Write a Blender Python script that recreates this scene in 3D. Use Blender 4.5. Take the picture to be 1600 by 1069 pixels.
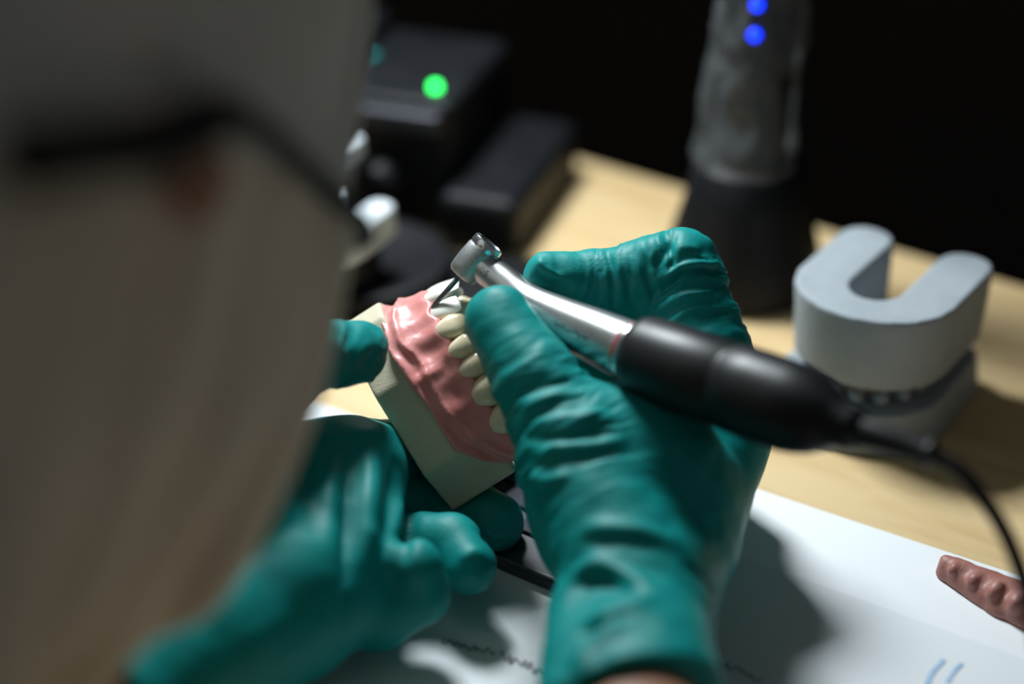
import bpy, bmesh, math, random
import numpy as np
from mathutils import Vector, Matrix
from mathutils.bvhtree import BVHTree

for o in list(bpy.data.objects): bpy.data.objects.remove(o)
S = bpy.context.scene
COL = S.collection
random.seed(4)

# ------------------------------------------------------------------ camera
# all building coordinates below are millimetres; meshes are stored in metres
MM = 0.001
CAM_H = 392.0                      # height of the lens above the table top (z = 0)
PITCH = math.radians(30.0)
FPX = 70.0 / 36.0 * 1600.0
FOCUS = 648.0
cam_d = bpy.data.cameras.new('camera'); cam = bpy.data.objects.new('camera', cam_d); COL.objects.link(cam)
cam_d.lens = 70; cam_d.sensor_width = 36; cam_d.clip_start = 0.01; cam_d.clip_end = 50
cam.location = (0, 0, CAM_H * MM); cam.rotation_euler = (math.radians(90) - PITCH, 0, 0)
cam_d.dof.use_dof = True; cam_d.dof.focus_distance = FOCUS * MM; cam_d.dof.aperture_fstop = 2.6
S.camera = cam
# ------------------------------------------------------------------ world, lights, exposure
W = bpy.data.worlds.new('world'); S.world = W; W.use_nodes = True
W.node_tree.nodes['Background'].inputs[0].default_value = (0.90, 0.97, 1.0, 1)
W.node_tree.nodes['Background'].inputs[1].default_value = 0.07   # even dim light of the room
def area_lamp(name, loc, target, size, power, color, spread=180, size_y=None):
    d = bpy.data.lights.new(name, 'AREA'); d.shape = 'RECTANGLE' if size_y else 'DISK'; d.size = size * MM
    if size_y: d.size_y = size_y * MM
    d.energy = power; d.color = color
    d.spread = math.radians(spread)
    o = bpy.data.objects.new(name, d); COL.objects.link(o); o.location = Vector(loc) * MM
    o.rotation_euler = (Vector(target) - Vector(loc)).to_track_quat('-Z', 'Y').to_euler()
    return o
# the bench's task lamp: hangs above and behind the work, just out of the picture (its shadows and highlights show in the photograph)
area_lamp('task_lamp_offscreen', (-85, 820, 405), (50, 560, 10), 130, 2.15, (0.88, 0.96, 1.0), 135, 100)
S.view_settings.view_transform = 'Standard'; S.view_settings.look = 'None'
S.view_settings.exposure = 0.0; S.view_settings.gamma = 1.0; S.view_settings.use_curve_mapping = False

# ------------------------------------------------------------------ geometry helpers
CR = np.array([1, 0, 0.]); CU = np.array([0, math.sin(PITCH), math.cos(PITCH)]); CF = np.array([0, math.cos(PITCH), -math.sin(PITCH)])
CPOS = np.array([0, 0, CAM_H])
def px(u, v, d):
    """photo pixel + depth along the view axis (mm) -> world point (mm)"""
    return CPOS + CR * ((u - 800) / FPX * d) + CU * ((534.5 - v) / FPX * d) + CF * d
def onz(u, v, z=0.0):
    """photo pixel -> point on a horizontal plane"""
    r = CR * ((u - 800) / FPX) + CU * ((534.5 - v) / FPX) + CF
    return CPOS + r * ((z - CAM_H) / r[2])
def camvec(r, u, t):
    return CR * r + CU * u - CF * t
def nrm(v):
    v = np.asarray(v, float); return v / np.linalg.norm(v)
TA = math.radians(-35.0)                                    # the bench edges run this way
TX = np.array([math.cos(TA), math.sin(TA), 0.]); TY = np.array([-math.sin(TA), math.cos(TA), 0.]); TZ = np.array([0, 0, 1.])
def frame(x, y, z, o):
    return Matrix(((x[0], y[0], z[0], o[0] * MM), (x[1], y[1], z[1], o[1] * MM), (x[2], y[2], z[2], o[2] * MM), (0, 0, 0, 1)))
def axis_frame(a, b, up=(0, 0, 1)):
    z = nrm(np.asarray(b, float) - np.asarray(a, float)); x = np.cross(up, z)
    if np.linalg.norm(x) < 1e-4: x = np.cross((0, 1, 0), z)
    x = nrm(x); y = np.cross(z, x); return frame(x, y, z, a)

def make_mesh(name, v, f, smooth=True):
    v = np.asarray(v, np.float32) * MM
    me = bpy.data.meshes.new(name)
    if isinstance(f, np.ndarray):
        n, k = f.shape
        me.vertices.add(len(v)); me.vertices.foreach_set('co', v.ravel())
        me.loops.add(n * k); me.loops.foreach_set('vertex_index', f.astype(np.int32).ravel())
        me.polygons.add(n); me.polygons.foreach_set('loop_start', np.arange(0, n * k, k, dtype=np.int32))
        try: me.polygons.foreach_set('loop_total', np.full(n, k, dtype=np.int32))
        except Exception: pass
        me.update(calc_edges=True)
    else:
        me.from_pydata(v.tolist(), [], f)
    me.polygons.foreach_set('use_smooth', [smooth] * len(me.polygons))
    me.update()
    return me
def link(name, me, m=None, parent=None, mw=None, bevel=0, angle=None):
    o = bpy.data.objects.new(name, me); COL.objects.link(o)
    if m is not None and not me.materials: me.materials.append(m)
    if mw is not None: o.matrix_basis = mw
    if parent is not None:
        o.parent = parent; o.matrix_parent_inverse = parent.matrix_basis.inverted()   # children are placed in world space
    if bevel:
        b = o.modifiers.new('bevel', 'BEVEL'); b.width = bevel * MM; b.segments = 3; b.limit_method = 'ANGLE'; b.angle_limit = math.radians(35)
        w = o.modifiers.new('wn', 'WEIGHTED_NORMAL')
    return o
def tag(o, label=None, cat=None, group=None, kind=None):
    if label: o['label'] = label
    if cat: o['category'] = cat
    if group: o['group'] = group
    if kind: o['kind'] = kind
    return o
def thing(name, label, cat, at, group=None):
    o = bpy.data.objects.new(name, None); COL.objects.link(o); o.empty_display_size = 0.02
    o.matrix_basis = Matrix.Translation(Vector([float(c) for c in at]) * MM)
    return tag(o, label, cat, group)

def box_mesh(name, x0, x1, y0, y1, z0, z1):
    v = [(x, y, z) for z in (z0, z1) for y in (y0, y1) for x in (x0, x1)]
    f = [(0, 2, 3, 1), (4, 5, 7, 6), (0, 1, 5, 4), (2, 6, 7, 3), (0, 4, 6, 2), (1, 3, 7, 5)]
    return make_mesh(name, v, f, False)
def prism_mesh(name, poly, z0, z1, smooth=False):
    n = len(poly); v = [(x, y, z0) for x, y in poly] + [(x, y, z1) for x, y in poly]
    f = [tuple(range(n - 1, -1, -1)), tuple(range(n, 2 * n))] + [(i, (i + 1) % n, n + (i + 1) % n, n + i) for i in range(n)]
    return make_mesh(name, v, f, smooth)
def lathe_mesh(name, prof, seg=40, smooth=True):
    """prof: (radius, z) from bottom to top, closed with end fans"""
    v = []; f = []
    for r, z in prof:
        for k in range(seg):
            a = 2 * math.pi * k / seg; v.append((r * math.cos(a), r * math.sin(a), z))
    for i in range(len(prof) - 1):
        for k in range(seg):
            a, b = i * seg + k, i * seg + (k + 1) % seg
            f.append((a, b, b + seg, a + seg))
    v.append((0, 0, prof[0][1])); c0 = len(v) - 1; v.append((0, 0, prof[-1][1])); c1 = len(v) - 1
    for k in range(seg):
        f.append((c0, (k + 1) % seg, k)); f.append((c1, (len(prof) - 1) * seg + k, (len(prof) - 1) * seg + (k + 1) % seg))
    return make_mesh(name, v, f, smooth)
def sharp(o, ang=35):
    o.data.set_sharp_from_angle(angle=math.radians(ang)); return o
def catmull(pts, n=8):
    p = np.asarray(pts, float); p = np.vstack([2 * p[0] - p[1], p, 2 * p[-1] - p[-2]]); out = []
    for i in range(1, len(p) - 2):
        for k in range(n):
            t = k / n; a, b, c, d = p[i - 1], p[i], p[i + 1], p[i + 2]
            out.append(0.5 * (2 * b + (c - a) * t + (2 * a - 5 * b + 4 * c - d) * t * t + (3 * b - a - 3 * c + d) * t ** 3))
    out.append(p[-2]); return np.array(out)
def tube_mesh(name, pts, rad, seg=20, n=8, squash=None, up=(0, 0, 1)):
    """smooth tube through pts (mm); rad per point; squash = (a, b) cross-section scale"""
    q = catmull(np.column_stack([np.asarray(pts, float), np.broadcast_to(np.asarray(rad, float), (len(pts),))]), n)
    c, r = q[:, :3], np.maximum(q[:, 3], 0.05); v = []; f = []
    T = np.gradient(c, axis=0); T /= np.linalg.norm(T, axis=1)[:, None]
    x = np.cross(up, T[0]); x = nrm(x if np.linalg.norm(x) > 1e-3 else np.cross((0, 1, 0.2), T[0]))
    sa, sb = squash or (1, 1)
    for i in range(len(c)):
        x = nrm(x - T[i] * np.dot(x, T[i])); y = np.cross(T[i], x)
        for k in range(seg):
            a = 2 * math.pi * k / seg; v.append(c[i] + r[i] * (sa * math.cos(a) * x + sb * math.sin(a) * y))
    for i in range(len(c) - 1):
        for k in range(seg):
            a, b = i * seg + k, i * seg + (k + 1) % seg; f.append((a, b, b + seg, a + seg))
    f.append(tuple(range(seg - 1, -1, -1))); L = (len(c) - 1) * seg; f.append(tuple(range(L, L + seg)))
    return make_mesh(name, v, f)

# ---- implicit surfaces (signed distance fields meshed with surface nets)
def cone(P, a, ra, b, rb):
    a = np.asarray(a, np.float32); b = np.asarray(b, np.float32); ab = b - a
    t = np.clip(((P - a) @ ab) / max(float(ab @ ab), 1e-6), 0, 1)
    return np.linalg.norm(P - a - t[:, None] * ab, axis=1) - (ra + t * (rb - ra))
def ellipsoid(P, c, axes, radii):
    q = np.stack([(P - np.asarray(c, np.float32)) @ np.asarray(a, np.float32) for a in axes], 1); r = np.asarray(radii, np.float32)
    k0 = np.linalg.norm(q / r, axis=1); k1 = np.linalg.norm(q / (r * r), axis=1) + 1e-9
    return k0 * (k0 - 1) / k1
def smin(a, b, k):
    h = np.clip(0.5 + 0.5 * (b - a) / k, 0, 1); return b + (a - b) * h - k * h * (1 - h)
def smax(a, b, k): return -smin(-a, -b, k)
def chain(P, pts, rad, k=2.0):
    d = None
    for i in range(len(pts) - 1):
        c = cone(P, pts[i], rad[i], pts[i + 1], rad[i + 1]); d = c if d is None else smin(d, c, k)
    return d
def chunked(fn, P, n=400000):
    return np.concatenate([fn(P[i:i + n]) for i in range(0, len(P), n)]) if len(P) else np.zeros(0, np.float32)
def surface(fn, lo, hi, h):
    """mesh of fn(P) = 0 inside the box lo..hi with voxel h: quads via surface nets, evaluated only near the surface"""
    lo = np.asarray(lo, np.float32); hi = np.asarray(hi, np.float32); B = 4
    nb = np.ceil((hi - lo) / (h * B)).astype(int) + 1
    cc = np.stack(np.meshgrid(*[np.arange(n) for n in nb], indexing='ij'), -1).reshape(-1, 3)
    cen = lo + (cc * B + (B - 1) / 2) * h
    dc = chunked(fn, cen.astype(np.float32)).astype(np.float32)
    g = np.repeat(np.repeat(np.repeat(dc.reshape(nb), B, 0), B, 1), B, 2)
    near = cc[np.abs(dc) < B * h * 1.6]
    off = np.stack(np.meshgrid(*[np.arange(B)] * 3, indexing='ij'), -1).reshape(-1, 3)
    idx = (near[:, None, :] * B + off[None]).reshape(-1, 3)
    g[idx[:, 0], idx[:, 1], idx[:, 2]] = chunked(fn, (lo + idx * h).astype(np.float32))
    s = g < 0
    n0, n1, n2 = g.shape
    cs = np.zeros((n0 - 1, n1 - 1, n2 - 1), np.int8)
    for dx in (0, 1):
        for dy in (0, 1):
            for dz in (0, 1): cs += s[dx:n0 - 1 + dx, dy:n1 - 1 + dy, dz:n2 - 1 + dz]
    act = np.argwhere((cs > 0) & (cs < 8))
    co = np.array([(i & 1, i >> 1 & 1, i >> 2 & 1) for i in range(8)])
    val = np.stack([g[act[:, 0] + c[0], act[:, 1] + c[1], act[:, 2] + c[2]] for c in co], 1)
    acc = np.zeros((len(act), 3)); cnt = np.zeros(len(act))
    for a in range(8):
        for b in range(a + 1, 8):
            if np.abs(co[a] - co[b]).sum() != 1: continue
            va, vb = val[:, a], val[:, b]; m = (va < 0) != (vb < 0)
            t = np.where(m, va / np.where(m, va - vb, 1), 0)
            acc += np.where(m[:, None], co[a] + t[:, None] * (co[b] - co[a]), 0); cnt += m
    V = lo + (act + acc / cnt[:, None]) * h
    cid = np.full(cs.shape, -1, np.int64); cid[act[:, 0], act[:, 1], act[:, 2]] = np.arange(len(act))
    F = []
    for ax in range(3):
        sl0 = [slice(1, -1)] * 3; sl1 = [slice(1, -1)] * 3; sl0[ax] = slice(0, -1); sl1[ax] = slice(1, None)
        A = s[tuple(sl0)]; Bv = s[tuple(sl1)]; e = np.argwhere(A != Bv); o1 = np.array([1, 1, 1]); o1[ax] = 0; e = e + o1
        u, w = (ax + 1) % 3, (ax + 2) % 3; eu = np.eye(3, dtype=int)[u]; ew = np.eye(3, dtype=int)[w]
        q = np.stack([cid[tuple((e - k).T)] for k in (eu * 0, eu, eu + ew, ew)], 1)
        inside = s[tuple(e.T)]
        q[~inside] = q[~inside][:, ::-1]; F.append(q)
    F = np.concatenate(F); F = F[(F >= 0).all(1)]
    return V, F
def edges_of(F):
    e = np.concatenate([F[:, [0, 1]], F[:, [1, 2]], F[:, [2, 3]], F[:, [3, 0]]]); return e
def relax(V, F, n, lam=0.5):
    e = edges_of(F); N = len(V); V = V.copy()
    deg = np.bincount(e[:, 0], minlength=N) + np.bincount(e[:, 1], minlength=N)
    for _ in range(n):
        a = np.stack([np.bincount(e[:, 0], V[e[:, 1], c], N) + np.bincount(e[:, 1], V[e[:, 0], c], N) for c in range(3)], 1)
        V += lam * (a / np.maximum(deg, 1)[:, None] - V)
    return V
def normals(V, F):
    n = np.cross(V[F[:, 2]] - V[F[:, 0]], V[F[:, 3]] - V[F[:, 1]])
    out = np.stack([sum(np.bincount(F[:, k], n[:, c], len(V)) for k in range(4)) for c in range(3)], 1)
    return out / (np.linalg.norm(out, axis=1)[:, None] + 1e-12)
def _h(i, j, k, seed):
    x = (i * 374761393 + j * 668265263 + k * 2147483647 + seed * 1274126177) & 0xffffffff
    x = ((x ^ (x >> 13)) * 1274126177) & 0xffffffff; x = ((x ^ (x >> 15)) * 2246822519) & 0xffffffff
    return ((x ^ (x >> 16)) & 0xffff) / 65535.0
def vnoise(P, seed=0):
    """smooth value noise, -1..1"""
    P = np.asarray(P, float); i = np.floor(P).astype(np.int64); f = P - i; f = f * f * f * (f * (f * 6 - 15) + 10); r = 0
    for dx in (0, 1):
        for dy in (0, 1):
            for dz in (0, 1):
                w = (f[:, 0] if dx else 1 - f[:, 0]) * (f[:, 1] if dy else 1 - f[:, 1]) * (f[:, 2] if dz else 1 - f[:, 2])
                r = r + w * _h(i[:, 0] + dx, i[:, 1] + dy, i[:, 2] + dz, seed)
    return r * 2 - 1
def along(P, pts):
    """distance along a bone chain of the nearest point, and distance to it"""
    best = np.full(len(P), 1e9); s = np.zeros(len(P)); L = 0
    for a, b in zip(pts[:-1], pts[1:]):
        a = np.asarray(a); b = np.asarray(b); ab = b - a; l = np.linalg.norm(ab)
        t = np.clip((P - a) @ ab / (l * l), 0, 1); d = np.linalg.norm(P - a - t[:, None] * ab, axis=1)
        m = d < best; best[m] = d[m]; s[m] = L + t[m] * l; L += l
    return s, best
def stroke_disp(V, bvh, path, width, height, fade=True):
    """ridge (+) or crease (-) that follows a photo path cast onto the surface"""
    pts = []
    for u, v in catmull(path, 5):
        o = CPOS; d = nrm(px(u, v, 600) - CPOS); hit = bvh.ray_cast(Vector(o), Vector(d))
        if hit[0] is not None: pts.append(np.array(hit[0]))
    if len(pts) < 2: return 0
    s, d = along(V, pts); L = sum(np.linalg.norm(b - a) for a, b in zip(pts[:-1], pts[1:]))
    e = np.clip(np.minimum(s, L - s) / (0.25 * L), 0, 1) if fade else 1
    return height * np.exp(-(d / width) ** 2) * e

# ------------------------------------------------------------------ materials
def mat(name, base, rough=0.5, metal=0.0, spec=0.5, noise=None, bump=None, emit=None, alpha=None, coat=0, sss=None, sheen=0, trans=0):
    """noise = (scale, second colour, low, high); bump = (scale, strength, detail)"""
    m = bpy.data.materials.new(name); m.use_nodes = True; nt = m.node_tree; b = nt.nodes['Principled BSDF']
    b.inputs['Base Color'].default_value = (*base, 1); b.inputs['Roughness'].default_value = rough
    b.inputs['Metallic'].default_value = metal; b.inputs['Specular IOR Level'].default_value = spec
    if coat: b.inputs['Coat Weight'].default_value = coat; b.inputs['Coat Roughness'].default_value = 0.12
    if sheen: b.inputs['Sheen Weight'].default_value = sheen
    if trans: b.inputs['Transmission Weight'].default_value = trans
    if sss: b.inputs['Subsurface Weight'].default_value = sss[0]; b.inputs['Subsurface Radius'].default_value = sss[1]; b.inputs['Subsurface Scale'].default_value = sss[2]
    if emit: b.inputs['Emission Color'].default_value = (*emit[0], 1); b.inputs['Emission Strength'].default_value = emit[1]
    if alpha is not None: b.inputs['Alpha'].default_value = alpha
    tc = nt.nodes.new('ShaderNodeTexCoord')
    def nz(scale, detail=4, rough=0.6, stretch=None):
        n = nt.nodes.new('ShaderNodeTexNoise'); n.inputs['Scale'].default_value = scale; n.inputs['Detail'].default_value = detail; n.inputs['Roughness'].default_value = rough
        if stretch:
            mp = nt.nodes.new('ShaderNodeMapping'); mp.inputs['Scale'].default_value = stretch[0]; mp.inputs['Rotation'].default_value = stretch[1]
            nt.links.new(tc.outputs['Object'], mp.inputs[0]); nt.links.new(mp.outputs[0], n.inputs['Vector'])
        else: nt.links.new(tc.outputs['Object'], n.inputs['Vector'])
        return n
    if noise:
        sc, c2, lo, hi = noise[:4]; n = nz(sc, stretch=noise[4] if len(noise) > 4 else None); r = nt.nodes.new('ShaderNodeValToRGB')
        r.color_ramp.elements[0].position = lo; r.color_ramp.elements[1].position = hi
        r.color_ramp.elements[0].color = (*base, 1); r.color_ramp.elements[1].color = (*c2, 1)
        nt.links.new(n.outputs['Fac'], r.inputs[0]); nt.links.new(r.outputs[0], b.inputs['Base Color'])
    if bump:
        n = nz(bump[0], bump[2] if len(bump) > 2 else 3); bp = nt.nodes.new('ShaderNodeBump'); bp.inputs['Strength'].default_value = bump[1]; bp.inputs['Distance'].default_value = 0.001
        nt.links.new(n.outputs['Fac'], bp.inputs['Height']); nt.links.new(bp.outputs[0], b.inputs['Normal'])
    return m
M = dict(
    wood=mat('birch_wood', (0.72, 0.53, 0.28), 0.55, noise=(14, (0.60, 0.40, 0.18), 0.42, 0.75, ((1.0, 6.0, 1.0), (0, 0, -TA))), bump=(300, 0.05)),
    bench_leg=mat('bench_leg_paint', (0.05, 0.05, 0.055), 0.6, bump=(80, 0.1)),
    wall=mat('dark_wall', (0.045, 0.028, 0.018), 0.8, noise=(3, (0.028, 0.019, 0.014), 0.3, 0.7)),
    panel=mat('dark_panel', (0.012, 0.011, 0.011), 0.7, noise=(4, (0.016, 0.014, 0.013), 0.3, 0.7)),
    floor=mat('dark_floor', (0.04, 0.035, 0.03), 0.7, noise=(6, (0.03, 0.026, 0.022), 0.3, 0.7)),
    paper=mat('paper', (0.80, 0.84, 0.86), 0.75, bump=(200, 0.03)),
    paper2=mat('paper_under', (0.86, 0.89, 0.91), 0.7, bump=(200, 0.03)),
    ink=mat('pencil_lead', (0.28, 0.29, 0.31), 0.7, noise=(400, (0.42, 0.42, 0.44), 0.4, 0.6)),
    blueink=mat('blue_ink', (0.35, 0.55, 0.75), 0.7, noise=(400, (0.45, 0.62, 0.8), 0.4, 0.6)),
    glove=mat('teal_nitrile', (0.0, 0.255, 0.24), 0.52, spec=0.25, noise=(60, (0.0, 0.22, 0.21), 0.35, 0.7), bump=(900, 0.12, 4)),
    skin=mat('brown_skin', (0.36, 0.18, 0.11), 0.5, noise=(40, (0.30, 0.145, 0.085), 0.35, 0.7), bump=(500, 0.1), sss=(0.15, (1, 0.4, 0.2), 0.003)),
    lip=mat('lip_skin', (0.33, 0.11, 0.085), 0.45, noise=(90, (0.28, 0.09, 0.07), 0.35, 0.7)),
    eye=mat('eye_white', (0.8, 0.78, 0.75), 0.15, noise=(60, (0.74, 0.7, 0.67), 0.4, 0.7)),
    iris=mat('dark_iris', (0.03, 0.015, 0.008), 0.1, noise=(500, (0.06, 0.03, 0.015), 0.4, 0.7)),
    hood=mat('white_hood_cloth', (0.66, 0.67, 0.655), 0.85, sheen=0.2, noise=(18, (0.59, 0.59, 0.56), 0.3, 0.7), bump=(700, 0.2)),
    mask=mat('cream_mask_cloth', (0.84, 0.77, 0.64), 0.85, sheen=0.2, noise=(16, (0.76, 0.68, 0.55), 0.3, 0.7), bump=(700, 0.2)),
    gown=mat('gown_cloth', (0.42, 0.43, 0.42), 0.85, sheen=0.2, noise=(12, (0.36, 0.37, 0.36), 0.3, 0.7), bump=(500, 0.2)),
    black=mat('black_plastic', (0.005, 0.006, 0.008), 0.5, spec=0.2, noise=(60, (0.011, 0.012, 0.014), 0.3, 0.7), bump=(500, 0.05)),
    frame=mat('black_acetate', (0.004, 0.004, 0.005), 0.5, spec=0.25, noise=(90, (0.006, 0.006, 0.007), 0.3, 0.7)),
    lens=mat('spectacle_lens', (0.9, 0.93, 0.93), 0.03, noise=(20, (0.92, 0.95, 0.95), 0.3, 0.7), alpha=0.12),
    motor=mat('black_motor', (0.006, 0.007, 0.008), 0.42, spec=0.35, noise=(120, (0.009, 0.010, 0.012), 0.3, 0.7), bump=(900, 0.06)),
    rubber=mat('black_rubber', (0.008, 0.008, 0.009), 0.5, noise=(200, (0.012, 0.012, 0.013), 0.3, 0.7)),
    head_steel=mat('satin_steel', (0.55, 0.56, 0.56), 0.48, 1.0, noise=(900, (0.42, 0.43, 0.44), 0.4, 0.7), bump=(3500, 0.12)),
    steel=mat('brushed_steel', (0.54, 0.55, 0.55), 0.32, 1.0, noise=(350, (0.50, 0.51, 0.52), 0.4, 0.7), bump=(2500, 0.05)),
    chrome=mat('polished_steel', (0.72, 0.74, 0.75), 0.24, 1.0, noise=(200, (0.62, 0.64, 0.65), 0.4, 0.8)),
    bur=mat('bur_steel', (0.22, 0.23, 0.24), 0.35, 1.0, noise=(900, (0.14, 0.15, 0.16), 0.4, 0.6)),
    red=mat('red_band', (0.45, 0.02, 0.02), 0.35, noise=(200, (0.36, 0.015, 0.015), 0.4, 0.7)),
    engraving=mat('engraved_marking', (0.03, 0.03, 0.03), 0.6, noise=(900, (0.07, 0.07, 0.07), 0.4, 0.6)),
    stone=mat('cream_dental_stone', (0.66, 0.60, 0.44), 0.6, noise=(90, (0.60, 0.53, 0.37), 0.35, 0.75), bump=(1400, 0.12, 2)),
    gum=mat('pink_acrylic', (0.80, 0.32, 0.30), 0.33, spec=0.45, noise=(110, (0.66, 0.22, 0.20), 0.42, 0.75), bump=(420, 0.10), sss=(0.25, (1, 0.35, 0.25), 0.002)),
    ivory=mat('ivory_tooth', (0.80, 0.66, 0.42), 0.16, spec=0.6, noise=(160, (0.84, 0.74, 0.54), 0.35, 0.7), bump=(500, 0.06), sss=(0.2, (1, 0.8, 0.5), 0.0015)),
    white_tooth=mat('white_tooth', (0.74, 0.73, 0.64), 0.42, noise=(220, (0.78, 0.77, 0.70), 0.35, 0.7), bump=(900, 0.06), sss=(0.2, (1, 0.9, 0.7), 0.0015)),
    grey_plaster=mat('grey_plaster', (0.36, 0.40, 0.43), 0.75, noise=(60, (0.30, 0.34, 0.37), 0.35, 0.7), bump=(500, 0.25)),
    white_plaster=mat('white_plaster', (0.72, 0.78, 0.82), 0.7, noise=(60, (0.64, 0.70, 0.74), 0.35, 0.7), bump=(500, 0.2)),
    wax=mat('rose_brown_wax', (0.42, 0.19, 0.155), 0.5, noise=(120, (0.33, 0.13, 0.105), 0.35, 0.7), bump=(400, 0.3)),
    plastic_wrap=mat('clear_plastic_wrap', (0.75, 0.82, 0.86), 0.10, spec=0.9, noise=(60, (0.8, 0.87, 0.9), 0.35, 0.7), bump=(90, 0.9), alpha=0.08),
    green_led=mat('green_led', (0.02, 0.3, 0.06), 0.3, emit=((0.02, 0.9, 0.12), 6.5), noise=(50, (0.03, 0.32, 0.07), 0.3, 0.7)),
    blue_led=mat('blue_led', (0.0, 0.03, 0.5), 0.3, emit=((0.0, 0.025, 1.0), 3.0), noise=(50, (0.01, 0.06, 0.55), 0.3, 0.7)),
    teal_plastic=mat('teal_plastic', (0.0, 0.30, 0.30), 0.4, noise=(50, (0.0, 0.26, 0.26), 0.3, 0.7)),
    key=mat('grey_key', (0.045, 0.048, 0.06), 0.75, spec=0.2, noise=(100, (0.055, 0.06, 0.075), 0.3, 0.7)),
    slate=mat('slate_plastic', (0.035, 0.038, 0.05), 0.45, noise=(100, (0.028, 0.03, 0.04), 0.3, 0.7)),
)

# ------------------------------------------------------------------ the setting
tag(link('floor', box_mesh('floor', -2500, 2500, -1500, 2600, -800, -740), M['floor']), 'dark floor of the workroom', kind='structure')
BW = TY * 1750
tag(link('wall_back', box_mesh('wall_back', -2600, 2600, 0, 60, -745, 1900), M['wall'], mw=frame(TX, TY, TZ, BW)), 'dark brown wall behind the bench', kind='structure')
o = tag(link('trim_1', box_mesh('trim_1', 160, 420, -40, 2, -745, 1890), M['panel'], mw=frame(TX, TY, TZ, BW), bevel=3), 'dark upright panel on the wall', kind='structure')

# ------------------------------------------------------------------ workbench
BACK = 717.0; FRONT = 216.0
bench = thing('workbench', 'pale birch workbench with papers, casts and tools on it', 'table', TX * 60 + TY * 470 + TZ * -740)
link('tabletop', box_mesh('tabletop', -620, 760, FRONT, BACK, -30, 0), M['wood'], bench, frame(TX, TY, TZ, (0, 0, 0)), bevel=3)
for lx in (-590, 730):
    for ly in (FRONT + 30, BACK - 30):
        link('leg', box_mesh('leg', lx - 22, lx + 22, ly - 22, ly + 22, -740, -28), M['bench_leg'], bench, frame(TX, TY, TZ, (0, 0, 0)), bevel=3)
link('apron', box_mesh('apron', -590, 730, BACK - 45, BACK - 25, -110, -28), M['bench_leg'], bench, frame(TX, TY, TZ, (0, 0, 0)), bevel=2)

# ------------------------------------------------------------------ the person (gloved hands, head in a hood)
RW = [px(1000, 1122, 537), px(1002, 1195, 523)]        # right wrist, start of the bare forearm
person = thing('person', 'person in pale hood, mask, black glasses and teal gloves bending over the bench', 'person', TY * 40 + TX * -300 + TZ * -740)

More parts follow.
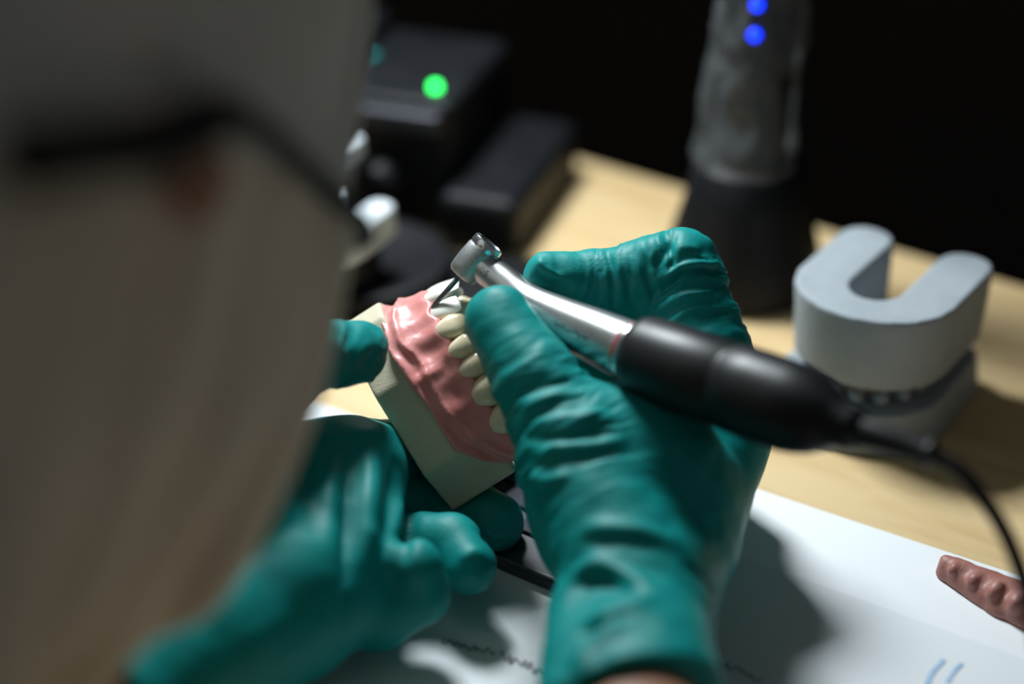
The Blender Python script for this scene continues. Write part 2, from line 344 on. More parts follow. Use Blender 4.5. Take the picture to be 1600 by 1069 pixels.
def glove_right():
    idx = [px(1118, 585, 640), px(1066, 414, 645), px(935, 444, 652), px(852, 431, 647)]; idr = [14.5, 11.6, 10.8, 7.4]
    thb = [px(985, 900, 585), px(908, 722, 606), px(836, 592, 616), px(779, 501, 626)]; thr = [21, 18.5, 12.8, 11.0]
    mid = [px(1105, 640, 660), px(1000, 545, 688), px(915, 565, 688), px(852, 590, 680)]; mir = [13, 10.5, 9.5, 8]
    rin = [px(1120, 700, 668), px(1005, 645, 702), px(940, 705, 694), px(905, 750, 680)]; rir = [13, 10.5, 9.5, 8]
    lit = [px(1112, 770, 655), px(1010, 735, 678), px(955, 785, 662), px(930, 820, 650)]; lir = [12, 9.5, 8.5, 7.5]
    pal = [px(1118, 690, 642), px(1050, 850, 612), px(1012, 960, 580), px(1000, 1060, 550), px(1000, 1300, 505)]; par = [17.8, 19.5, 19, 21.2, 25]
    cut = RW[0]; cn = nrm(RW[1] - RW[0]); cn = nrm(cn + 0.22 * CR)
    def f(P):
        d = chain(P, pal, par, 4)
        d = smin(d, cone(P, px(945, 690, 615), 15, px(1085, 640, 640), 15), 8)
        d = smin(d, ellipsoid(P, px(985, 780, 612), [CR, CU, CF], [32, 36, 24]), 8)
        d = smin(d, chain(P, thb, thr, 4), 7)
        d = smin(d, cone(P, px(905, 960, 575), 9, px(895, 1090, 540), 10), 8)
        d = smin(d, chain(P, idx, idr, 2.5), 5); d = smin(d, cone(P, px(1045, 478, 646), 9, px(968, 472, 654), 6.5), 3)
        m = chain(P, mid, mir, 2); m = smin(m, chain(P, rin, rir, 2), 1.2); m = smin(m, chain(P, lit, lir, 2), 1.2)
        d = smin(d, m, 3)
        # flared, slightly rolled cuff end
        rel = (P - cut.astype(np.float32)) @ cn.astype(np.float32)
        d = d - 1.6 * np.exp(-((rel + 3) / 6) ** 2)
        return smax(d, rel, 1.2)
    lo = np.array([-15, 395, 5]); pts = np.array(idx + thb + mid + rin + lit + pal); lo = pts.min(0) - 28; hi = pts.max(0) + 28; lo[1] = RW[0][1] - 40
    V, F = surface(f, lo, hi, 0.78); V = relax(V, F, 2); N = normals(V, F)
    bvh = BVHTree.FromPolygons([tuple(v) for v in V], [tuple(q) for q in F])
    D = np.zeros(len(V))
    # rings of stretched nitrile around every finger, strongest at the bends
    def rings(pts, joints, amp, rad, seed, base=0.12, per=3.2):
        s, d = along(V, pts); w = np.clip(1 - (d - rad) / 6, 0, 1)
        warp = vnoise(V / 11.0, seed) * 2.6 + vnoise(V / 5.0, seed + 3) * 0.8
        n = vnoise(np.column_stack([(s + warp) / per, V[:, 0] / 28, V[:, 1] / 28]), seed + 7)
        prof = base + sum(a * np.exp(-((s - j) / wd) ** 2) for j, wd, a in joints)
        return amp * w * prof * (np.abs(n) * -2 + 0.7)
    def at(pts, k): return sum(np.linalg.norm(np.array(pts[i + 1]) - np.array(pts[i])) for i in range(k))
    D += rings(idx, [(at(idx, 1), 13, 1.0), (at(idx, 2), 8, 0.9), (at(idx, 1) * 0.45, 12, 0.9), (at(idx, 3), 5, 0.5)], 0.95, 12, 11, 0.12, 2.6)
    D += 0.35 * rings(idx, [(at(idx, 1), 20, 1.0)], 1.0, 12, 61, 0.3, 1.5)
    D += rings(thb, [(at(thb, 2) - 4, 12, 0.75), (at(thb, 1) + 2, 14, 1.0)], 0.85, 19, 23, 0.06, 3.4)
    D += 0.4 * rings(thb, [(at(thb, 1) + 6, 22, 1.0)], 0.9, 19, 71, 0.1, 1.9)
    for q, sd in ((mid, 31), (rin, 37), (lit, 41)): D += rings(q, [(at(q, 1), 9, 1), (at(q, 2), 7, 1)], 0.7, 11, sd)
    # broad soft folds over palm and cuff
    hand = np.clip((V[:, 2] - 20) / 30, 0, 1)
    D += 0.9 * vnoise(np.column_stack([V[:, 0] / 22, V[:, 1] / 22, V[:, 2] / 9 + 0.6 * vnoise(V / 16, 5)]), 6) * np.clip(1 - along(V, idx)[1] / 30 + 1, 0, 1) * 0.5
    D += 0.35 * vnoise(V / 6.0, 9)
    for path, w, hgt in [
        ([(822, 668), (880, 655), (960, 648)], 2.2, 1.2), ([(822, 690), (880, 684), (970, 676)], 1.8, -1.2),
        ([(828, 712), (880, 700), (985, 688)], 2.2, 1.2), ([(832, 728), (900, 716), (960, 712)], 1.6, -1.0),
        ([(826, 742), (850, 752), (895, 742)], 1.8, 1.0), ([(800, 640), (860, 622), (930, 612)], 1.8, 0.9), ([(790, 620), (850, 604), (920, 594)], 1.6, -0.8),
        ([(905, 826), (1000, 830), (1060, 850)], 3.0, 1.3), ([(905, 845), (1000, 850), (1050, 868)], 2.6, -0.9),
        ([(880, 905), (940, 885), (1010, 918), (1025, 930)], 3.0, 2.0), ([(885, 930), (935, 908), (990, 930)], 2.6, -1.6),
        ([(905, 975), (960, 960), (1030, 928)], 2.8, 1.8), ([(890, 1050), (930, 1010), (975, 965)], 4.0, 2.4), ([(900, 990), (950, 975), (985, 955)], 2.2, -1.6),
        ([(940, 1038), (1000, 1030), (1080, 1034)], 2.2, 1.3), ([(1060, 880), (1100, 905), (1120, 930)], 3.0, -1.0),
        ([(1010, 470), (1045, 445), (1100, 440)], 1.4, -0.9), ([(1012, 450), (1050, 425), (1105, 415)], 1.4, 0.8), ([(1020, 495), (1055, 465), (1120, 455)], 1.5, 0.9),
        ([(1015, 425), (1040, 392), (1055, 360)], 1.6, -1.3), ([(950, 392), (958, 440), (955, 490)], 1.3, -1.1), ([(985, 380), (985, 420), (980, 480)], 1.3, -0.7),
        ([(843, 402), (850, 420), (885, 440)], 1.3, 1.2), ([(840, 425), (865, 440), (900, 452)], 1.5, -1.3)]:
        D += stroke_disp(V, bvh, path, w, hgt)
    V = V + N * D[:, None]; V = relax(V, F, 1, 0.35)
    return V, F
V, F = glove_right()
o = tag(link('glove', make_mesh('glove', V, F), M['glove'], person), 'teal nitrile glove on the hand gripping the handpiece')

def glove_left():
    thb = [px(372, 800, 590), px(385, 640, 592), px(478, 557, 612), px(561, 551, 632)]; thr = [18, 13, 11.2, 9.9]
    idx = [px(560, 722, 648), px(690, 700, 686), px(760, 640, 700), px(770, 590, 697)]; idr = [13.5, 10.5, 9.5, 8]
    mid = [px(570, 800, 648), px(660, 785, 662), px(732, 796, 664), px(772, 816, 656)]; mir = [13, 10.5, 10.2, 10]
    rin = [px(560, 870, 626), px(630, 850, 636), px(704, 850, 630), px(732, 886, 622)]; rir = [13, 10.5, 9.9, 8.9]
    lit = [px(520, 930, 602), px(590, 952, 604), px(650, 926, 604), px(647, 886, 600)]; lir = [17, 12.5, 10.4, 9.0]
    pal = [px(545, 745, 634), px(505, 850, 614), px(440, 930, 593), px(330, 1000, 573), px(90, 1140, 535)]; par = [19, 24, 25, 23, 25]
    def f(P):
        d = chain(P, pal, par, 5)
        d = smin(d, cone(P, px(470, 725, 622), 13.5, px(585, 716, 650), 12.5), 6)
        d = smin(d, cone(P, px(530, 900, 606), 19, px(400, 1000, 580), 18), 6)
        d = smin(d, chain(P, thb, thr, 3), 5)
        m = chain(P, idx, idr, 2)
        for q, r in ((mid, mir), (rin, rir), (lit, lir)): m = smin(m, chain(P, q, r, 1.5), 0.9)
        d = smin(d, m, 3)
        cn = nrm(pal[-1] - pal[-2]).astype(np.float32); rel = (P - (0.8 * pal[-1] + 0.2 * pal[-2]).astype(np.float32)) @ cn
        d = d - 1.8 * np.exp(-((rel + 3) / 6) ** 2)
        return smax(smax(d, rel, 1.2), 1.6 - P[:, 2], 2)          # flattened where it rests on the paper
    pts = np.array(thb + idx + mid + rin + lit + pal); lo = pts.min(0) - 28; hi = pts.max(0) + 28; lo[2] = -4
    V, F = surface(f, lo, hi, 1.0); V = relax(V, F, 2); N = normals(V, F)
    bvh = BVHTree.FromPolygons([tuple(v) for v in V], [tuple(q) for q in F]); D = np.zeros(len(V))
    s, d = along(V, thb); w = np.clip(1 - (d - 11) / 5, 0, 1)
    n = vnoise(np.column_stack([V[:, 0] / 9 + V[:, 2] / 7, V[:, 1] / 14, V[:, 2] / 4 - V[:, 0] / 9]), 3); D += w * 0.9 * (0.55 - 1.6 * np.abs(n))
    n = vnoise(V / 3.0, 5); D += w * 0.22 * n
    D += 0.3 * vnoise(V / 7.0, 9)
    for path, wd, hgt in [([(581, 690), (577, 780), (573, 900)], 4.5, 2.6), ([(545, 700), (541, 800), (540, 1000)], 2.2, -2.4), ([(618, 710), (612, 800), (600, 880)], 3.2, -2.2),
        ([(520, 700), (516, 790), (515, 880)], 3.5, 1.4), ([(560, 690), (558, 780), (556, 880)], 1.6, -0.9), ([(600, 700), (597, 800), (590, 900)], 1.8, -0.8),
        ([(630, 760), (615, 830), (598, 910)], 2.6, 1.8), ([(640, 780), (634, 850), (615, 910)], 2.5, -2.0), ([(500, 690), (560, 682), (640, 660)], 3, 1.0),
        ([(720, 880), (742, 862), (755, 880)], 2.0, 1.0), ([(745, 815), (775, 838), (802, 826)], 1.8, 1.0), ([(738, 822), (765, 848), (795, 842)], 1.5, -1.2)]:
        D += stroke_disp(V, bvh, path, wd, hgt)
    V = V + N * D[:, None]; V = relax(V, F, 1, 0.35)
    return V, F, pal
V, F, LP = glove_left()
o = tag(link('glove', make_mesh('glove', V, F), M['glove'], person), 'teal nitrile glove on the hand holding the dental model')

# head frame: E = spectacle arm above the ear, HF = where the face points
E = px(292, 178, 405); HG = px(536, 346, 500)
HF = nrm(HG - E); HR = nrm(np.cross(HF, TZ)); HU = np.cross(HR, HF)
HC = E - HR * 79 + HF * 0 - HU * 6
def hp(r, f, u): return HC + HR * r + HF * f + HU * u
def superell(P, c, radii, p, taper=None):
    q = P - np.asarray(c, np.float32); q = np.stack([q @ HR.astype(np.float32), q @ HF.astype(np.float32), q @ HU.astype(np.float32)], 1)
    w = 1.0 if taper is None else taper(q)
    q = np.abs(q) / np.asarray(radii, np.float32); q[:, 0] = q[:, 0] / w
    return ((q ** p).sum(1) ** (1.0 / p) - 1) * min(radii)
NECK = hp(0, -48, -118); CHEST = NECK + np.array([-60, -95, -95.])
BF = np.array([-TX[1] * 0 + TY[0], TY[1], 0]); BR = TX
SHR = CHEST + BR * 165 + TZ * 35; SHL = CHEST - BR * 165 + TZ * 35
ELR = px(1000, 1110, 538) * 0.12 + np.array([165, 190, 54]) * 0.88; ELL = SHL + np.array([-60, 90, -190])
LW = 0.8 * LP[-1] + 0.2 * LP[-2]
HIP = CHEST + np.array([-70, -120, -330.])
EARC = px(310, 198, 406); ER, EF, EU = [(EARC - HC) @ a for a in (HR, HF, HU)]
def head_sdf(P):
    d = ellipsoid(P, hp(0, -12, 28), [HR, HF, HU], [72, 92, 88])
    d = smin(d, ellipsoid(P, hp(0, 22, -42), [HR, HF, HU], [56, 62, 62]), 22)
    d = smin(d, cone(P, hp(0, 62, -88), 14, hp(0, 50, -70), 26), 12)
    d = smin(d, cone(P, hp(0, 84, 6), 6, hp(0, 99, -26), 9), 7)                                     # nose
    for s in (-1, 1):
        d = smin(d, ellipsoid(P, hp(s * 12, 88, -29), [HR, HF, HU], [7, 8, 6]), 4)                  # nostril wing
        d = smax(d, -ellipsoid(P, hp(s * 32, 88, 2), [HR, HF, HU], [17, 13, 12]), 6)                # eye socket
        d = smin(d, cone(P, hp(s * 14, 84, 19), 5, hp(s * 46, 74, 19), 5), 6)                       # brow
        d = smin(d, ellipsoid(P, hp(s * (ER + 2), EF, EU - 9), [HR, nrm(HF * 0.9 + HU * .3), HU], [6, 10, 11]), 4)   # ear
        d = smax(d, -ellipsoid(P, hp(s * (ER + 9), EF - 2, EU - 9), [HR, HF, HU], [3, 5, 7]), 3)
    d = smax(d, -ellipsoid(P, hp(0, 86, -53), [HR, HF, HU], [22, 6, 1.6]), 2)                       # mouth line
    return d
def body_sdf(P):
    d = head_sdf(P)
    d = smin(d, cone(P, hp(0, -30, -60), 48, NECK, 54), 14)
    d = smin(d, cone(P, NECK, 56, CHEST, 80), 25)
    t = smin(cone(P, SHR, 52, SHL, 52), cone(P, CHEST, 105, HIP, 120), 40); d = smin(d, t, 30)
    d = smin(d, chain(P, [SHR, ELR, RW[1], px(1000, 1000, 565)], [48, 36, 20.5, 13], 8), 12)
    d = smin(d, chain(P, [SHL, ELL, LW, LP[2]], [48, 36, 21.5, 20], 8), 12)
    return d
pts = np.array([SHR, SHL, ELR, ELL, HIP, HC, LW, RW[0]])
V, F = surface(body_sdf, pts.min(0) - 150, pts.max(0) + 150, 3.4); V = relax(V, F, 1)
o = link('body', make_mesh('body', V, F), M['skin'], person); o['label'] = 'brown skin at the wrist and the ear'
for s in (-1, 1):
    e = link('eye', lathe_mesh('eye', [(12 * math.sin(a), -12 * math.cos(a)) for a in np.linspace(0.05, math.pi - 0.05, 14)], 20), M['eye'], person, axis_frame(hp(s * 31, 72, 1), hp(s * 31, 90, -6)))
    link('iris', lathe_mesh('iris', [(5.6, 10.2), (5.4, 11.4), (3, 12.1), (0.5, 12.4)], 20), M['iris'], person, axis_frame(hp(s * 31, 72, 1), hp(s * 31, 90, -6)))

def cloth_noise(P, a):
    return a * vnoise(np.column_stack([(P @ HF) / 26, (P @ HR) / 30, (P @ HU) / 90]), 2) + 0.4 * a * vnoise(np.column_stack([(P @ HF) / 11, (P @ HR) / 14, (P @ HU) / 60]), 8)
def face_slot(P):
    return ellipsoid(P, hp(0, 118, -8), [HR, HF, HU], [58, 45, 24])
def cap_sdf(P):
    d = superell(P, hp(0, 8, 22), [82, 165, 112], 3.0); d = smax(d, (P - hp(0, 110, 0).astype(np.float32)) @ HF.astype(np.float32), 16)
    d = smax(d, (P - hp(0, -106, 0).astype(np.float32)) @ -HF.astype(np.float32), 50); din = d + 7; d = d + cloth_noise(P, 2.6)
    shell = np.maximum(d, -din)
    q = P - HC.astype(np.float32); fu = q @ HU.astype(np.float32); ff = q @ HF.astype(np.float32)
    low = np.where(ff > -8, 4 - fu, 4 + (ff + 8) * 0.36 - fu)      # hem under the spectacle arm, dipping to the nape
    return smax(smax(shell, low, 2), -face_slot(P), 2)
V, F = surface(cap_sdf, HC - 190, HC + 190, 2.0); V = relax(V, F, 1)
o = tag(link('hood', make_mesh('hood', V, F), M['hood'], person), 'pale grey cloth hood')
# mask and veil: cheek, chin and neck
def veil_sdf(P):
    tp = lambda q: 1.06 - 0.36 * np.clip((-q[:, 2] - 14) / 76, 0, 1.2) ** 1.8
    d = superell(P, hp(0, 10, -40), [80, 160, 150], 2.8, tp); d = smax(d, (P - hp(0, 106, 0).astype(np.float32)) @ nrm(HF - 0.25 * HU).astype(np.float32), 16)
    d = smax(d, (P - hp(0, -100, 0).astype(np.float32)) @ -HF.astype(np.float32), 50)
    d = smin(d, cone(P, hp(0, -10, -90), 62, NECK - HU * 20, 92), 30); d = smin(d, cone(P, hp(0, 92, -34), 20, hp(0, 82, -75), 24), 20)
    din = d + 15; d = d + cloth_noise(P, 8.0)
    shell = np.maximum(d, -din)
    q = P - HC.astype(np.float32); fu = q @ HU.astype(np.float32); ff = q @ HF.astype(np.float32)
    top = np.where(ff > -8, fu - 10, fu - 10 - (ff + 8) * 0.36)
    s = smax(shell, top, 2); s = smax(s, -ellipsoid(P, EARC, [HR, HF, HU], [30, 10, 10]), 2); s = smax(s, -face_slot(P), 2)
    return smax(s, -(P - (NECK - HU * 70).astype(np.float32)) @ HU.astype(np.float32), 2)
V, F = surface(veil_sdf, HC - np.array([190, 210, 260]), HC + np.array([190, 190, 140]), 2.0); V = relax(V, F, 1)
o = tag(link('face_mask', make_mesh('face_mask', V, F), M['mask'], person), 'cream cloth mask and veil over cheek and chin')
# gown
def gown_sdf(P):
    t = smin(cone(P, SHR, 60, SHL, 60), cone(P, CHEST, 116, HIP, 134), 40)
    t = smin(t, cone(P, NECK - HU * 30, 66, CHEST, 90), 30)
    er = ELR + (RW[1] - ELR) * 0.40; el = ELL + (LW - ELL) * 0.62
    t = smin(t, chain(P, [SHR, ELR, er], [58, 45, 34], 10), 14); t = smin(t, chain(P, [SHL, ELL, el], [58, 45, 36], 10), 14)
    t = t + 3 * vnoise(P / 45.0, 4)
    for w, e in ((RW[1], er), (LW, el)):
        n = nrm(w - e).astype(np.float32); rel = (P - e.astype(np.float32)) @ n
        t = np.where(np.linalg.norm(P - e.astype(np.float32), axis=1) < 70, smax(t, rel - 8, 2), t)
    return smax(t, -(P - (NECK - HU * 48).astype(np.float32)) @ (-nrm(NECK - CHEST)).astype(np.float32), 3)
V, F = surface(gown_sdf, pts.min(0) - 160, pts.max(0) + 160, 5.0); V = relax(V, F, 1)
o = tag(link('gown', make_mesh('gown', V, F), M['gown'], person), 'pale cloth work gown')

# spectacles on the face
gl = thing('glasses', 'black framed glasses with thick arm worn over the hood', 'glasses', hp(0, 100, -10))
def rim_pts(s, n=28):
    out = []
    for k in range(n):
        a = 2 * math.pi * k / n; c, si = math.cos(a), math.sin(a)
        x = 27 * math.copysign(abs(c) ** 0.75, c); y = 20 * math.copysign(abs(si) ** 0.75, si)
        out.append(hp(s * (36 + x), 104 - 0.10 * (x + 10) - (0.004 * max(x, 0) ** 2), -6 + y))
    return out
for s in (-1, 1):
    rp = rim_pts(s); link('rim', tube_mesh('rim', rp + rp[:1], 2.2, 10, 2), M['frame'], gl)
    c = hp(s * 36, 103, -6); link('lens', make_mesh('lens', rp + [c + HF * 1.5, ], [(i, (i + 1) % 28, 28) for i in range(28)]), M['lens'], gl)
    ear = hp(s * 80, 4, 16)
    if s > 0: pts_t = [hp(64, 104, 2), HG + HF * 8 + HR * 2 - HU * 1, HG - HF * 4 + HU * 1 + HR * 4, E + HF * 45 + HU * 2 + HR * 8.5, E + HF * 12 + HU * 2 + HR * 10.5, E - HF * 8 - HU * 1 + HR * 11, E - HF * 30 - HU * 12 + HR * 12, E - HF * 80 - HU * 29 + HR * 11]
    else: pts_t = [hp(-60, 101, 4), hp(-76, 96, 4), hp(-78, 88, 5), hp(-80, 48, 8), hp(-82, 12, 10), hp(-80, -8, 6), hp(-78, -30, -6), hp(-76, -58, -20)]
    link('temple_arm', tube_mesh('temple_arm', pts_t, [2.4, 4.2, 3.6, 3.2, 3.6, 4.2, 5.2, 5.6], 12, 6, (0.7, 1.15), up=HU), M['frame'], gl)
link('bridge', tube_mesh('bridge', [hp(-10, 104, -2), hp(0, 107, 2), hp(10, 104, -2)], 2.0, 10, 6), M['frame'], gl)
for s in (-1, 1): link('nose_pad', tube_mesh('nose_pad', [hp(s * 11, 101, -8), hp(s * 12, 97, -14), hp(s * 13, 96, -18)], [1.4, 2.2, 1.5], 10, 4), M['lens'], gl)

# ------------------------------------------------------------------ dental model in the left hand
mz = nrm(camvec(0.835, 0.53, 0.10)); my = camvec(-0.56, 0.80, 0.16); my = nrm(my - mz * (my @ mz)); mx = np.cross(my, mz)
MO = px(770, 641, 642) - (mx * -27 + my * -10 + mz * 30)
def mp(x, y, z): return MO + mx * x + my * y + mz * z
MW = frame(mx, my, mz, MO)
model = thing('dental_model', 'cream stone dental model with pink gum and ivory teeth held in gloved hand', 'dental model', mp(0, 0, 0))
# trimmed stone base: walls to the land, heel corners rising higher
outl = [(-24, -32), (-32, -15), (-25, 14), (-10, 33), (0, 36.5), (10, 33), (25, 14), (32, -15), (24, -32)]
def base_sdf(P):
    d = np.full(len(P), -1e9, np.float32); n = len(outl)
    for i in range(n):
        a = np.array(outl[i]); b = np.array(outl[(i + 1) % n]); e = b - a; nn = np.array([-e[1], e[0]]) / np.linalg.norm(e)
        d = smax(d, ((P[:, :2] - a) @ nn).astype(np.float32) if i < n else d, 0.3)
    top = 15 + np.clip((-12 - P[:, 1]) / 14, 0, 1) * 10
    d = smax(d, P[:, 2] - top, 0.5); d = smax(d, -P[:, 2], 0.3)
    pal = np.sqrt((P[:, 0] / 16) ** 2 + ((P[:, 1] + 14) / 30) ** 2 + ((P[:, 2] - 28) / 12) ** 2); d = smax(d, (1 - pal) * 12, 2)
    return d
V, F = surface(base_sdf, (-38, -38, -3), (38, 42, 30), 0.8); V = relax(V, F, 1, 0.4)
link('base', make_mesh('base', V, F), M['stone'], model, MW)
# arch curve, outward normals
ARC = []
for t in np.linspace(-1.12, 1.12, 181):
    a = t * math.pi / 2
    if abs(t) <= 1: ARC.append((25.5 * math.sin(a), -17 + 43 * math.cos(a)))
    else: ARC.append((math.copysign(25.5, t) * (1 - 0.1 * (abs(t) - 1)), -17 - (abs(t) - 1) * 140))
ARC = np.array(ARC); tg = np.gradient(ARC, axis=0); tg /= np.linalg.norm(tg, axis=1)[:, None]; ANR = np.stack([-tg[:, 1], tg[:, 0]], 1)
SL = np.concatenate([[0], np.cumsum(np.linalg.norm(np.diff(ARC, axis=0), axis=1))]); SL -= SL[90]
WID = [8.4, 6.8, 7.6, 7.0, 7.0, 10.0, 9.6]
TPOS = []
for sgn in (-1, 1):
    a = 0
    for i, w in enumerate(WID): TPOS.append((sgn * (a + w / 2), i, sgn)); a += w
def gum_sdf(P):
    dd = (P[:, None, 0] - ARC[None, :, 0]) ** 2 + (P[:, None, 1] - ARC[None, :, 1]) ** 2
    k = dd.argmin(1); s = SL[k]; lat = ((P[:, :2] - ARC[k]) * ANR[k]).sum(1); dist = np.sqrt(dd[np.arange(len(P)), k])
    lat = np.where(np.abs(lat) > dist * 0.7, lat, np.sign(lat) * dist); z = P[:, 2]
    foot = np.interp(P[:, 1], [-36, -30, -22, -17, -13, -3, 7, 23, 36], [28.5, 26.5, 19, 16, 13, 13.7, 13, 11.4, 14]) + 0.22 * np.sin(s * 0.5 + 1) + 0.10 * np.sin(s * 1.7)
    bul = sum(np.exp(-((s - t) / (WID[i] * 0.34)) ** 2) * (1.5 if i in (2, 5) else 0.9) for t, i, g in TPOS) * np.clip((z - 15) / 6, 0, 1) * np.clip((33 - z) / 4, 0, 1)
    hollow = -1.3 * np.exp(-((s + 22) / 6) ** 2 - ((z - 22) / 4.5) ** 2) - 0.8 * np.exp(-((s + 9) / 5) ** 2 - ((z - 23) / 4.5) ** 2) - 0.9 * np.exp(-((s + 38) / 6) ** 2 - ((z - 24) / 3) ** 2)
    up = z - foot; wander = 4.6 + 1.2 * np.sin(s * 0.23 + 1.0)
    groove = -1.3 * np.exp(-((up - wander + 1.7) / 1.8) ** 2) + 0.9 * np.exp(-((up - wander - 0.9) / 1.2) ** 2)   # vestibule fold above the flange
    fren = 1.3 * np.exp(-((s + 29) / 1.8) ** 2) * np.clip(up / 4, 0, 1) * np.clip((26 - z) / 5, 0, 1)
    out = 5.2 + np.clip((26 - z) / 12, 0, 1) ** 1.3 * 3.8 + bul * 0.75 + hollow + groove + fren
    lip = 0.0
    scal = 0.0
    for t, i, g in TPOS: scal = scal + np.exp(-((s - t) / (WID[i] * 0.36)) ** 2)
    ztop = 31.6 - 2.6 * np.clip(scal, 0, 1)
    d = smax(np.maximum(lat - out - lip, -lat - 7.0), z - ztop, 1.6); d = smax(d, foot - z, 0.8)
    d = smax(d, np.abs(s) - 66, 4)
    return d + 0.05 * vnoise(P / 2.5, 3) + 0.18 * vnoise(P / 7.0, 13)
V, F = surface(gum_sdf, (-42, -44, 9), (42, 44, 36), 0.55); V = relax(V, F, 5, 0.5)
link('gum', make_mesh('gum', V, F), M['gum'], model, MW)
def tooth_mesh(kind):
    """crown + neck, x = along the arch, y = outward, z = up; about 1 unit per mm"""
    w, dpt, hgt = {0: (4.4, 3.4, 14.8), 1: (3.8, 3.1, 12.4), 2: (4.5, 4.4, 12.0), 3: (3.9, 4.5, 9.8), 4: (5.3, 5.3, 8.8)}[kind]
    seg = 28; rows = 16; v = []; f = []
    for j in range(rows + 1):
        h = j / rows
        for k in range(seg):
            a = 2 * math.pi * k / seg; c, s = math.cos(a), math.sin(a)
            e = 0.8
            cx = math.copysign(abs(c) ** e, c); cy = math.copysign(abs(s) ** e, s)
            wx = w * (0.68 + 0.34 * math.sin(min(h * 1.35, 1) * math.pi / 2)) 
            if kind <= 1: wy = dpt * (0.92 + 0.2 * math.sin(h * 4) - 0.82 * h ** 1.2); oy = -0.14 * hgt * h * h
            elif kind == 2: wy = dpt * (0.88 + 0.25 * math.sin(h * 3.3) - 0.62 * h ** 1.6); oy = -0.08 * hgt * h * h; wx *= 1 - 0.45 * max(0, h - 0.62) / 0.38
            else: wy = dpt * (0.78 + 0.30 * math.sin(h * 2.6) - 0.18 * h); oy = 0
            top = math.sqrt(max(0.0, 1 - max(0, (h - 0.86) / 0.14) ** 2)); 
            sc = 0.35 + 0.65 * top if j < rows else 0.02
            z = h * hgt
            if kind >= 3 and h > 0.7:
                z += (h - 0.7) / 0.3 * (0.55 * math.cos(2 * a) * -1 + 0.5 * abs(cy)) * (1.0 if j < rows else 0)
                if j == rows: z -= 1.6
            if kind == 2: z += 0.9 * max(0, (h - .8) / .2) * (1 - abs(cx))
            v.append((wx * cx * sc, wy * cy * sc + oy, z - 2.0))
    for j in range(rows):
        for k in range(seg):
            a, b = j * seg + k, j * seg + (k + 1) % seg; f.append((a, b, b + seg, a + seg))
    f.append(tuple(range(seg - 1, -1, -1))); f.append(tuple(range(rows * seg, rows * seg + seg)))
    return make_mesh('tooth', v, f)
TM = [tooth_mesh(k) for k in range(5)]; KIND = [0, 1, 2, 3, 3, 4, 4]
TM_MAT = {}
for t, i, g in TPOS:
    k = int(np.argmin(np.abs(SL - t))); a2 = ARC[k]; n2 = ANR[k]; kd = KIND[i]; white = i <= 1
    key = (kd, white)
    if key not in TM_MAT:
        me = TM[kd].copy(); me.materials.append(M['white_tooth'] if white else M['ivory']); TM_MAT[key] = me
    yv = nrm(mx * n2[0] + my * n2[1]); tilt = (0.26, 0.2, 0.12, 0.05, 0.02, 0, 0)[i]
    zv = nrm(mz + yv * tilt); yv = nrm(yv - zv * (yv @ zv)); xv = np.cross(yv, zv)
    link('tooth', TM_MAT[key], None, model, frame(xv, yv, zv, mp(a2[0] + n2[0] * 1.6, a2[1] + n2[1] * 1.6, 28.6)))

# ------------------------------------------------------------------ handpiece
hpc = thing('dental_handpiece', 'steel contra-angle handpiece with black motor and thin bur gripped in glove', 'handpiece', px(745, 408, 648))
bt, bi, bh = px(675, 481, 651), px(716, 434, 649), px(766, 376, 647)
ax = nrm(bh - bt); HB = px(721, 430, 648.8)
def on_ax(t): return HB + ax * t
AF = axis_frame(HB, HB + ax * 10)
L = np.linalg.norm(bi - bt)
o = link('bur', lathe_mesh('bur', [(0.35, 0), (0.62, 0.5), (0.8, 2), (0.85, L * 0.55), (0.85, L + 4)], 16), M['bur'], hpc, axis_frame(bt, bi))
hd = link('head', lathe_mesh('head', [(2.2, -0.6), (4.2, -0.4), (5.0, 0.5), (5.3, 2.5), (5.5, 6), (5.5, 10.2), (5.3, 10.9)], 48), M['head_steel'], hpc, AF); sharp(hd)
o = link('head_cap', lathe_mesh('head_cap', [(4.9, 10.6), (4.9, 11.3), (5.35, 11.4), (5.45, 12.0), (5.45, 13.4), (5.2, 14.0), (4.7, 14.2), (4.4, 13.8), (0.6, 13.7)], 48), M['chrome'], hd, AF); sharp(o)
npts = [px(737, 402, 648.5), px(757, 419, 647.5), px(785, 442, 644.5), px(824, 474, 639), px(872, 499, 631), px(930, 525, 622), px(987, 550.5, 612)]
nr = [4.4, 5.3, 5.9, 6.5, 7.5, 8.6, 9.4]
neck = link('steel_sleeve', tube_mesh('steel_sleeve', npts, nr, 48, 8, up=CF), M['steel'], hpc)
mA, mB = px(987, 550.5, 612), px(1345, 674, 556); MF = axis_frame(mA, mB); ML = np.linalg.norm(mB - mA)
o = link('red_band', lathe_mesh('red_band', [(9.3, -0.6), (9.75, -0.4), (9.75, 0.5), (9.3, 0.7)], 48), M['red'], hpc, MF); sharp(o)
o = link('collar_ring', lathe_mesh('collar_ring', [(9.2, 0.6), (10.2, 0.8), (10.3, 2.6), (9.6, 3.0)], 48), M['chrome'], hpc, MF); sharp(o)
prof = [(9.5, 2.6), (11.0, 2.8), (12.3, 4.2), (12.9, 7), (13.1, 20), (13.1, 38), (12.7, 38.8), (12.7, 40), (13.2, 40.8), (13.4, 50), (13.3, 62), (12.7, 66), (11.4, 71), (8.4, 77), (6.6, 79.5), (6.2, 84), (5.4, 86.5)]
o = link('motor_body', lathe_mesh('motor_body', [(r, z * ML / 86.5) for r, z in prof], 56), M['motor'], hpc, MF)
sr = [px(1338, 671, 557), px(1380, 684, 552), px(1425, 699, 548), px(1455, 710, 545)]
